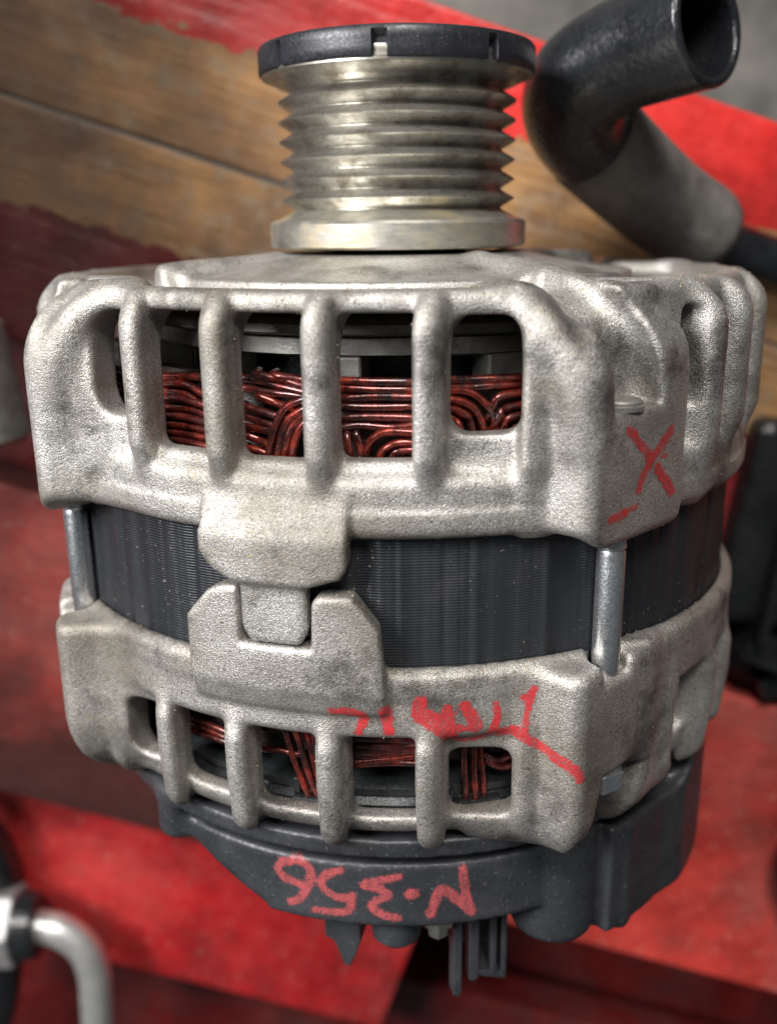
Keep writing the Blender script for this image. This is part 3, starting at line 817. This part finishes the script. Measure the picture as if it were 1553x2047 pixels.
# windings
WF = [[(-9.7,-22.5),(-4.3,-22.6),(2.4,-22.8)],[(-9.8,-23.6),(-4.3,-23.7),(2.4,-24.0)],[(-9.8,-25.1),(-4.3,-25.0),(2.4,-25.1)],[(-9.8,-26.5),(-4.4,-26.5),(2.4,-26.5)],[(-9.9,-28.1),(-4.4,-27.9),(2.4,-28.2)],[(-9.9,-29.7),(-6.7,-29.3),(-2.1,-29.4),(2.4,-29.1)],[(-5.6,-36.3),(-5.3,-32.8),(-4.2,-31.0),(-2.4,-30.2),(2.4,-30.1)],[(-3.9,-36.3),(-3.3,-33.5),(-2.2,-32.3),(-0.6,-31.8),(2.4,-31.8)],[(-2.3,-36.2),(-1.7,-33.7),(-0.6,-33.2),(2.4,-33.1)],[(-1.3,-36.3),(-0.6,-34.8),(0.6,-34.5),(2.4,-34.5)],[(-7.6,-36.3),(-7.9,-32.8),(-8.1,-30.6)],[(-6.1,-36.3),(-6.2,-33.0),(-6.9,-30.5)],[(4.7,-22.6),(9.2,-22.5),(13.9,-22.5),(18.8,-22.8)],[(4.7,-23.4),(9.2,-23.7),(12.7,-23.7),(18.9,-23.4)],[(4.7,-24.1),(8.8,-24.3),(11.4,-26.3),(12.6,-28.8),(13.2,-33.1)],[(4.7,-24.9),(8.5,-25.9),(10.2,-27.7),(11.2,-29.9),(11.5,-32.9)],[(4.7,-26.0),(8.1,-27.3),(9.3,-29.1),(9.8,-32.9)],[(4.7,-27.2),(6.7,-28.3),(7.8,-29.8),(8.4,-32.8)],[(11.6,-28.5),(12.5,-26.3),(13.7,-25.2),(18.9,-24.5)],[(12.4,-30.3),(13.4,-28.2),(14.5,-26.9),(19.0,-26.5)],[(13.4,-32.1),(14.1,-30.1),(15.0,-28.7),(19.0,-28.0)],[(14.6,-33.2),(15.1,-31.7),(15.8,-30.2),(19.1,-29.5)],[(-26.1,-22.4),(-21.8,-22.7),(-18.8,-23.5),(-12.8,-24.4)],[(-21.3,-21.9),(-17.0,-22.5),(-12.8,-24.1)],[(-18.7,-21.9),(-15.8,-22.2),(-12.7,-22.9)],[(-26.2,-23.7),(-21.4,-24.3),(-18.4,-24.8),(-12.8,-24.9)],[(-21.4,-25.2),(-18.9,-26.0),(-16.5,-26.9)],[(-24.2,-26.8),(-22.1,-27.3),(-18.0,-28.2)],[(-24.3,-28.3),(-22.2,-28.8),(-18.8,-29.7)],[(-25.2,-29.9),(-22.5,-30.1),(-19.6,-30.5)],[(-20.2,-36.7),(-19.4,-32.0),(-18.3,-28.7),(-16.7,-26.5),(-12.8,-24.7)],[(-18.9,-36.6),(-17.7,-30.9),(-16.5,-28.1),(-12.8,-25.8)],[(-17.7,-36.5),(-16.8,-31.6),(-15.8,-29.1),(-12.8,-26.7)],[(-16.5,-36.4),(-15.8,-32.1),(-14.6,-29.3),(-12.9,-28.0)],[(-23.9,-31.4),(-21.8,-32.0),(-19.8,-33.1)],[(-24.1,-33.4),(-21.9,-33.8),(-20.1,-34.6)],[(-43.3,-23.9),(-36.2,-23.4),(-29.0,-22.6)],[(-43.4,-24.9),(-36.3,-24.2),(-33.6,-24.6),(-29.3,-26.3)],[(-43.6,-26.3),(-36.1,-25.8),(-32.5,-27.0),(-29.4,-27.7)],[(-43.8,-27.5),(-36.2,-26.9),(-29.4,-27.7)],[(-44.0,-29.0),(-35.3,-28.2),(-29.5,-29.3)],[(-44.2,-30.4),(-36.1,-29.8),(-29.6,-30.1)],[(-44.4,-31.8),(-37.0,-31.3),(-29.7,-31.4)],[(-44.6,-33.2),(-37.1,-32.6),(-29.8,-32.7)],[(-44.7,-34.5),(-36.9,-33.9),(-29.9,-34.0)],[(-44.9,-35.8),(-36.6,-35.0),(-30.0,-35.2)]]
WR = [[(-10.9,-81.8),(-3.7,-81.5),(3.4,-81.7)],[(-10.5,-83.0),(-2.4,-82.7),(3.4,-82.6)],[(-10.1,-84.8),(-2.5,-84.4),(3.4,-83.0)],[(-10.1,-86.1),(-2.5,-85.3),(3.4,-84.2)],[(-10.1,-86.9),(-2.5,-86.3),(3.4,-86.3)],[(-10.1,-84.0),(-2.5,-83.5),(3.4,-83.6)],[(-19.7,-80.1),(-18.9,-83.0),(-17.7,-87.4),(-15.6,-93.7)],[(-17.9,-79.7),(-16.9,-83.1),(-15.7,-88.1),(-14.2,-93.4)],[(-16.3,-79.0),(-15.6,-82.4),(-14.9,-86.4),(-13.5,-91.5)],[(-14.7,-79.2),(-14.3,-82.7),(-13.9,-88.4),(-12.9,-90.9)],[(8.9,-82.4),(9.0,-88.1),(9.1,-93.6)],[(10.2,-82.6),(10.5,-88.3),(10.6,-93.8)],[(11.4,-82.7),(12.1,-88.5),(12.2,-94.0)],[(-37.9,-83.7),(-30.4,-84.7),(-26.9,-85.3)],[(-38.1,-85.1),(-30.5,-85.8),(-27.0,-86.4)],[(-38.2,-86.5),(-30.5,-86.7),(-27.0,-87.5)],[(-24.7,-82.7),(-20.3,-81.4),(-16.1,-81.0)],[(-23.9,-85.9),(-20.0,-85.5),(-17.2,-85.8)],[(12.4,-85.4),(14.7,-86.8),(17.4,-86.3)],[(12.9,-87.1),(15.2,-88.5),(17.4,-88.2)]]
wind = empty('stator_winding'); child(wind)
def wire(path, r0, mat, rad_=0.66):
    pts = []
    n = len(path)
    for i, (a, h) in enumerate(path):
        rr = r0+rng.uniform(-0.35, 0.35)
        pts.append(pol(a+rng.uniform(-0.12, 0.12), rr, h+rng.uniform(-0.16, 0.16)))
    # run on past the traced ends and dive into the coil
    (a0, h0), (a1, h1) = path[0], path[1]
    (a2, h2), (a3, h3) = path[-1], path[-2]
    pts = [pol(a0+(a0-a1)*0.25, r0-2.2, h0+(h0-h1)*0.3)] + pts + [pol(a2+(a2-a3)*0.25, r0-2.2, h2+(h2-h3)*0.3)]
    o = mesh_obj('copper_wire', tube_mesh('copper_wire', catmull(pts, 6), rad_, 8), mat, wind)
    return o
for i, p in enumerate(WF):
    span = max(abs(p[0][1]-p[-1][1]), 0)
    arc = span > 3.5
    dark = rng.random() < 0.25 or p[0][1] < -36
    wire(p, 60.9+(0.35 if arc else -0.35)+rng.uniform(-0.2, 0.2), M['wire_dark'] if dark and not arc else M['wire'], 0.68)
for i, p in enumerate(WR):
    wire(p, 61.4+rng.uniform(-0.3, 0.3), M['wire_dark'] if i in (0, 1, 5, 7, 9, 10, 13, 16, 17, 18, 19) else M['wire'], 0.62)
# the rest of the coil ends, round the sides
for end, hs, r0 in (('f', np.linspace(-23, -37, 10), 60.2), ('r', np.linspace(-74, -87, 9), 60.6)):
    for s0 in (18, 70, 130, 200, 262):
        s1 = {18: 68, 70: 128, 130: 198, 200: 260, 262: 314}[s0]
        for h in hs:
            ph = rng.uniform(0, 6)
            pts = [(a, h+0.5*math.sin(a*0.12+ph)) for a in np.linspace(s0, s1, 12)]
            wire(pts, r0+rng.uniform(-0.4, 0.4), M['wire'] if rng.random() < 0.7 else M['wire_dark'], 0.66)
def ring(name, prof, mat, parent=None, seg=160):
    o = lathe(name, prof, mat, seg=seg, closed=True)
    if parent: o.parent = parent
    else: child(o)
    return o
ring('coil_mass', [(52, -23.5), (57.5, -22.6), (59.4, -24.5), (59.6, -38), (59.6, -44), (52, -44)], M['varnish'], wind)
ring('coil_mass', [(52, -66), (60, -66), (60.2, -86), (58.5, -87.8), (52, -87)], M['varnish'], wind)

# rotor seen through the vents
rot = empty('rotor'); child(rot)
ring('fan_disc', [(11, -14.2), (50.5, -14.4), (52.5, -15.2), (53.0, -16.4), (52.0, -16.9), (11, -16.9)], M['steel_dull'], rot)
ring('pole_disc', [(11, -17.0), (47.5, -17.0), (49.2, -17.6), (49.4, -20.2), (48.0, -20.7), (11, -20.7)], M['steel_dull'], rot, 48)
for k in range(12):
    bm = bmesh.new()
    a = -9.8+30*k
    bm_box(bm, -3.6, 3.6, -46, -20.4, 43.0, 49.6, Matrix.Rotation(rad(a+ (0 if k else -2.0)), 4, 'Y'))
    bm_obj('claw_pole', bm, M['steel_dull'], rot, bevel=0.5)
ring('rotor_core', [(8, -20), (40, -20), (40, -92), (8, -92)], M['inner_black'], rot, 64)
ring('slip_ring_plate', [(20, -89.5), (56, -89.5), (58.2, -90.6), (59.6, -90.9), (60.6, -91.6), (60.8, -92.6), (60.2, -93.2), (61.4, -94.2), (61.6, -95.2), (20, -95.2)], M['inner_black'])
for a in (-14.4, 10.9, -40, 36):
    bm = bmesh.new()
    m4 = Matrix.Rotation(rad(a), 4, 'Y')
    bm_box(bm, -4.2, 4.2, -96.5, -93.3, 60.6, 62.6, m4)
    bm_box(bm, -4.2, -3.0, -93.25, -90.2, 60.2, 61.6, m4)
    child(bm_obj('wire_guide', bm, M['inner_black'], bevel=0.3))

# through bolts
for b, br in zip(BOLTS, BOLT_R):
    p = pol(b, br, 0)
    o = empty('through_bolt'); child(o)
    prof = [(0.0, -25.6), (2.0, -25.6), (2.25, -25.8), (2.25, -47.4), (2.25, -47.6), (2.32, -48.2), (2.05, -48.6), (2.25, -49.2), (2.25, -69.0), (2.2, -86.0), (2.2, -89.5), (0, -89.5)]
    s = lathe('shank', prof, M['steel'], o, 28)
    s.location = p*MM
    hd = lathe('head', [(0, -25.3), (3.0, -25.3), (3.3, -25.6), (3.3, -26.0), (3.6, -26.1), (3.6, -26.8), (0, -26.8)], M['steel_dull'], o, 28)
    hd.location = p*MM
    bm = bmesh.new()
    bmesh.ops.create_cone(bm, segments=6, radius1=4.2*MM, radius2=4.2*MM, depth=3.4*MM, cap_ends=True)
    bmesh.ops.transform(bm, matrix=Matrix.Translation((p*MM)+np.array([0, -88.2*MM, 0])) @ Matrix.Rotation(rad(90), 4, 'X'), verts=bm.verts)
    bm_obj('nut', bm, M['steel'], o, bevel=0.3)

# pulley
pul = empty('pulley'); child(pul)
prof = [(12.5, -4.7), (25.0, -4.7), (25.45, -4.3), (25.45, -0.2), (25.0, 0.35), (23.6, 0.75)]
for k in range(7):
    t = 4.3+3.56*k; lo = t-1.78
    prof += [(20.65, lo-0.24), (20.5, lo), (20.65, lo+0.24)]
    if k < 6: prof += [(22.95, t-0.20), (23.1, t), (22.95, t+0.20)]
prof += [(22.6, 25.05), (23.2, 25.2), (24.9, 26.2), (25.9, 26.35), (25.9, 26.9), (12.5, 26.9)]
flange_i = 6
lathe('belt_flange', prof[:7]+[(20.7, 2.27), (12.5, 2.2)], M['flange'], pul, 200, closed=True)
lathe('grooved_drum', [(13, 2.0)]+prof[6:]+[(13, 26.9)], M['pulley'], pul, 200, closed=True)
# black dust cap with notches in its skirt
def cap():
    n = 360
    notches = [(-7.0, 2.05, 27.1, 30.0), (-52.9, 1.6, 27.3, 29.6), (38.6, 1.6, 27.3, 29.6), (83, 2, 27.1, 30), (128, 2, 27.1, 30), (-97, 2, 27.1, 30), (-142, 2, 27.1, 30), (173, 2, 27.1, 30)]
    prof = [(25.2, 26.75), (26.35, 26.85), (26.5, 27.1), (26.5, 28.5), (26.5, 29.9), (26.5, 31.0), (26.1, 31.6), (25.2, 31.9), (14, 31.9), (8, 31.4), (0.01, 31.4)]
    V, F = [], []
    m = len(prof)
    for i in range(n):
        p = -180+i
        for k, (r, h) in enumerate(prof):
            for c, w, h0, h1 in notches:
                if abs(wrap(p-c)) <= w and k in (0, 1, 2, 3, 4): r = 25.2
            V.append(pol(p, r, h)*MM)
    for i in range(n):
        j = (i+1) % n
        for k in range(m-1): F.append((i*m+k, i*m+k+1, j*m+k+1, j*m+k))
    me = mesh_from('dust_cap', V, F)
    bm = bmesh.new(); bm.from_mesh(me)
    bmesh.ops.recalc_face_normals(bm, faces=bm.faces)
    for e in bm.edges:
        if len(e.link_faces) == 2 and e.calc_face_angle(0) > 0.6: e.smooth = False
    bm.to_mesh(me); bm.free()
    return mesh_obj('dust_cap', me, M['cap_plastic'], pul)
cap()
lathe('notch_insert', [(24.6, 26.95), (25.55, 27.0), (25.45, 27.9), (25.5, 28.4), (25.3, 28.9), (24.6, 29.0)], M['pulley'], pul, 120, closed=True)
lathe('spacer', [(8, -9), (14.2, -9), (14.4, -6.6), (13.8, -5.6), (13.4, -4.8), (8, -4.8)], M['inner_black'], pul, 64, closed=True)

# black plastic rear cover
def rear_cover():
    v = Vol((-72, -132, -72), (72, -98, 72), 0.7)
    v.add(lambda X, H, Z, R, P: rmax(R-64.0, np.abs(H+101.2)-1.8, 0.5))
    v.add(lambda X, H, Z, R, P: rmax(R-57.5, np.abs(H+104.0)-2.9, 0.2))
    def main(X, H, Z, R, P):
        bot = np.where(P < -24, -109.5-np.clip((P+40)*0.5, -4, 8), np.where((P > 33) | (P < -120), -127.0, -118.4))
        d = rmax(R-62.2-0*H, bot-H, 0.9)
        return rmax(d, H+105.4, 0.5)
    v.add(main)
    v.add(lambda X, H, Z, R, P: np.maximum(rmax(rmax(R-65.6-1.6*np.clip((P-48)/6, 0, 1), H+99.4+5.0*np.clip((60-P)/8, 0, 1), 0.6), -127.0-H, 1.0), -(P-34)*0.9)+0*X, None, 1.0)
    def rod(p, r, h0, h1, rr, e, k):
        c = pol(p, r, 0)
        v.add(lambda X, H, Z, R, P: rmax(np.sqrt((X-c[0])**2+(Z-c[2])**2)-rr, np.abs(H-(h0+h1)/2)-abs(h1-h0)/2, e),
              box_of([pol(p, r, h0), pol(p, r, h1)], rr+2), k)
    rod(28.8, 56.6, -103.6, -127.0, 7.8, 2.0, 0.8)
    rod(38.6, 63.8, -104.5, -128.0, 2.0, 0.8, 1.0)
    rod(-44.5, 61.0, -100.0, -110.5, 4.0, 1.5, 2.0)
    v.sub(lambda X, H, Z, R, P: np.maximum(R-56, -116.0-H)+0*P, None, 0)
    V, Q = surface_nets(v)
    return V, orient(V, Q)
CV, CQ = rear_cover()
cov = child(mesh_obj('rear_cover', mesh_np('rear_cover', CV, CQ), M['black_plastic']))
cov['label'] = 'black plastic rear cover with a red painted number'
paint_patch('paint_mark', CV, CQ, NUMBER, 62.0, M['film_pale'], cov, 'upside-down red painted number N.356', lift=0.08)

# plugs and terminals under the cover
def plate(name, pts, z0, z1, phi, mat, bevel=0.25):
    """an outline in the (x, h) plane given thickness, turned to stand at angle phi"""
    bm = bmesh.new()
    lo = [bm.verts.new((x*MM, h*MM, z0*MM)) for x, h in pts]; hi = [bm.verts.new((x*MM, h*MM, z1*MM)) for x, h in pts]
    n = len(pts)
    bm.faces.new(lo); bm.faces.new(hi[::-1])
    for i in range(n): bm.faces.new([lo[i], hi[i], hi[(i+1) % n], lo[(i+1) % n]])
    bmesh.ops.transform(bm, matrix=Matrix.Rotation(rad(phi), 4, 'Y'), verts=bm.verts)
    o = bm_obj(name, bm, mat, bevel=bevel)
    return child(o)
plate('connector_fin', [(-3.4, -116), (3.4, -116), (3.4, -127), (1.4, -132.6), (0.2, -132.6), (-1.6, -127.6), (-3.4, -126.6)], 53.0, 56.0, -12.4, M['black_plastic'])
plate('connector_rib', [(0.2, -116), (3.4, -116), (3.4, -127), (1.4, -132.3), (0.6, -132.3)], 45, 52.9, -12.4, M['black_plastic'])
def post(name, prof, mat, phi, r, seg):
    o = lathe(name, prof, mat, seg=seg); o.location = tuple(pol(phi, r, 0)*MM)
    bpy.context.view_layer.update()
    return child(o)
post('cover_boss', [(0, -125.4), (3.4, -125.4), (4.5, -124.2), (4.9, -116), (0, -116)], M['black_plastic'], -2.1, 55.5, 40)
post('terminal_stud', [(0, -125.4), (1.6, -125.4), (2.0, -124.8), (2.0, -123.0), (2.9, -122.8), (2.9, -116), (0, -116)], M['flange'], 5.7, 55.5, 6)
for x0, x1, hb in ((-5.2, -3.6, -139.6), (-2.1, -0.3, -136.8), (2.2, 3.2, -136.6), (4.2, 5.2, -137.6)):
    plate('socket_wall', [(x0, -116), (x1, -116), (x1, hb+0.6), ((x0+x1)/2, hb), (x0, hb+0.4)], 53.0, 56.0, 14.0, M['black_plastic'], 0.2)
plate('socket_wall', [(-0.3, -134.6), (5.2, -136.4), (5.2, -137.8), (-0.3, -135.8)], 48, 55.9, 14.0, M['black_plastic'], 0.2)
plate('socket_wall', [(-3.6, -116), (5.2, -116), (5.2, -136), (-0.3, -134), (-3.6, -134)], 47.5, 48.5, 14.0, M['black_plastic'], 0.2)

# ------------------------------------------------------------------ things lying round the alternator
M['rubber'] = mat_simple('black_rubber', (0.012, 0.013, 0.015), 0.0, 0.24, 120, 0.3, 0.0004, 0.35, dust=((0.05, 0.05, 0.05), 0.25))
M['sleeve'] = mat_simple('fabric_hose_sleeve', (0.15, 0.14, 0.125), 0.0, 0.85, 160, 0.35, 0.0004, 0.7, dust=((0.10, 0.09, 0.08), 0.5))
M['bare_alu'] = mat_simple('bare_aluminium_pipe', (0.66, 0.65, 0.62), 0.75, 0.42, 220, 0.12, 0.0001, 0.3)
M['nut'] = mat_simple('grey_fitting_steel', (0.36, 0.35, 0.34), 0.6, 0.5, 180, 0.25, 0.0002, 0.4)
M['white_plastic'] = mat_simple('white_fitting', (0.55, 0.54, 0.52), 0.1, 0.4, 200, 0.15)

def thing(name, label, cat, loc):
    o = empty(name, tuple(v*MM for v in loc)); tag(o, label, cat)
    bpy.context.view_layer.update()
    return o
def put(o, root):
    o.parent = root; o.matrix_parent_inverse = root.matrix_world.inverted(); return o

hose = thing('coolant_hose', 'black rubber elbow hose with an open end beside the pulley', 'hose', (66, 2, TABLE_Z))
elbow_path = catmull([(58.0, 34.6, 3.5), (51.6, 33.2, -4.0), (44.6, 31.2, -11.0), (38.4, 26.8, -18.0), (40.0, 20.8, -26), (48.6, 14.6, -35)], 8)
n = len(elbow_path)
er = np.interp(np.linspace(0, 1, n), [0, 0.35, 0.6, 1], [11.2, 10.8, 11.0, 11.0])
outer = tube_mesh('elbow', elbow_path, er, 40, caps=False)
put(mesh_obj('elbow', outer, M['rubber']), hose)
inner = tube_mesh('bore', elbow_path[:28], er[:28]-2.0, 40, caps=False)
put(mesh_obj('bore', inner, M['rubber']), hose)
# rounded lip between bore and outside
T = elbow_path[0]-elbow_path[1]; T /= np.linalg.norm(T)
lip = []
U = np.cross(T, [0, 0, 1.0]); U /= np.linalg.norm(U); W = np.cross(T, U)
for k in range(49):
    a = 2*math.pi*k/48; lip.append(elbow_path[0]+10.15*(math.cos(a)*U+math.sin(a)*W))
put(mesh_obj('lip', tube_mesh('lip', lip, 1.06, 12, caps=False), M['rubber']), hose)
sp = catmull([(43.6, 18.2, -30.0), (55.5, 10.6, -41), (69, 2.4, -52), (82.0, -4.4, -58.0)], 6)
sr = np.full(len(sp), 11.7); sr[0] = 11.3; sr[-1] = 10.4; sr[-2] = 11.3
put(mesh_obj('sleeve', tube_mesh('sleeve', sp, sr, 40), M['sleeve']), hose)
put(mesh_obj('thin_hose', tube_mesh('thin_hose', catmull([(76, -1.2, -56), (88, -7.0, -61), (106, -13.5, -63), (140, -30, -64), (190, -44, -64)], 6), 6.2, 24), M['rubber']), hose)

pipe = thing('bent_pipe', 'bent silver aluminium pipe with a hex nut, at the lower left', 'pipe', (-120, -240, -94))
pz = -77.0
pp = [(-146, -232.0, pz), (-136, -232.0, pz), (-126, -232.6, pz), (-117.5, -235.0, pz), (-110.8, -242, pz), (-108.3, -252, pz), (-108.6, -265, pz), (-109.6, -280, pz-1), (-112, -312, pz-6)]
put(mesh_obj('tube', tube_mesh('tube', catmull(pp, 8), 5.7, 28), M['bare_alu']), pipe)
bm = bmesh.new()
bmesh.ops.create_cone(bm, segments=6, radius1=14.2*MM, radius2=14.2*MM, depth=11*MM, cap_ends=True)
bmesh.ops.transform(bm, matrix=Matrix.Translation((-137*MM, -232*MM, pz*MM)) @ Matrix.Rotation(rad(90), 4, 'Y') @ Matrix.Rotation(rad(12), 4, 'Z'), verts=bm.verts)
put(bm_obj('hex_nut', bm, M['nut'], bevel=1.2, seg=3), pipe)
bm = bmesh.new()
bmesh.ops.create_cone(bm, segments=36, radius1=12.2*MM, radius2=10.6*MM, depth=7*MM, cap_ends=True)
bmesh.ops.transform(bm, matrix=Matrix.Translation((-128.6*MM, -232*MM, pz*MM)) @ Matrix.Rotation(rad(90), 4, 'Y'), verts=bm.verts)
put(bm_obj('collar', bm, M['rubber'], bevel=0.8), pipe)

bh = thing('black_hose', 'black rubber hose curving behind the hex nut at the left edge', 'hose', (-145, -230, -94))
put(mesh_obj('hose_wall', tube_mesh('hose_wall', catmull([(-165, -160, -60), (-146, -195, -80), (-142, -215, -86), (-144, -245, -86), (-150, -275, -86), (-165, -310, -87)], 8), 8.0, 24), M['rubber']), bh)

shroud = thing('black_plastic_part', 'glossy black ribbed plastic part at the right edge, over the gap', 'plastic part', (125, -105, TABLE_Z))
M['gloss_black'] = mat_simple('glossy_black_plastic', (0.012, 0.013, 0.014), 0.0, 0.28, 90, 0.4, 0.0006, 0.5, dust=((0.06, 0.06, 0.06), 0.3))
def pbox(name, x0, x1, y0, y1, z0, z1, rz, mat, root, bev=1.5):
    bm = bmesh.new()
    cx_, cy_ = (x0+x1)/2, (y0+y1)/2
    bm_box(bm, x0-cx_, x1-cx_, y0-cy_, y1-cy_, z0, z1, Matrix.Translation((cx_*MM, cy_*MM, 0)) @ Matrix.Rotation(rad(rz), 4, 'Z'))
    return put(bm_obj(name, bm, mat, bevel=bev), root)
pbox('shell', 97, 190, -122, -60, -96, -62, -8, M['gloss_black'], shroud, 4)
pbox('lower_shell', 92, 180, -146, -118, -96, -74, -16, M['gloss_black'], shroud, 3)
for i in range(4):
    pbox('rib', 108+9*i, 111+9*i, -120, -68, -62.2, -55, -8, M['gloss_black'], shroud, 0.8)
pbox('clip', 103, 118, -130, -120, -74.2, -60, -22, M['gloss_black'], shroud, 1.2)
pbox('clip', 111, 124, -142, -134, -74.2, -66, 20, M['gloss_black'], shroud, 1.2)

lump = thing('metal_bracket', 'small grey cast metal bracket at the left edge behind the housing', 'bracket', (-128, -40, TABLE_Z))
bl = lathe('barrel', [(0, 16), (12, 16), (14, 14), (14, -16), (12, -18), (0, -18)], M['steel_dull'], seg=48)
bl.matrix_world = Matrix.Translation((-0.1165, -0.040, -0.056)) @ Matrix.Rotation(rad(8), 4, 'Z')
bpy.context.view_layer.update(); put(bl, lump)
pbox('foot', -175, -118, -54, -28, -69.6, -58, 5, M['steel_dull'], lump, 2.5)

fit = thing('pipe_fitting', 'small black and white pipe fitting at the lower right edge', 'fitting', (124, -196, TABLE_Z))
put(mesh_obj('stem', tube_mesh('stem', catmull([(180, -178, -60), (150, -184, -60), (132, -189, -61), (126, -198, -62), (128, -212, -64), (134, -226, -65)], 6), 5.0, 20), M['rubber']), fit)
put(mesh_obj('ring', tube_mesh('ring', [(140, -187, -60.5), (131, -189.5, -61)], [6.4, 6.0], 24), M['white_plastic']), fit)
shade_box = thing('left_shade_box', 'dark box added at the left edge to shade the bare wood planks', 'shade_box', (-150, 20, TABLE_Z))  # box added, mostly out of frame, to keep light off the left planks
pbox('shade_box_wall', -200, -111, -10, 140, -69.6, 30, -4, M['gloss_black'], shade_box, 3)
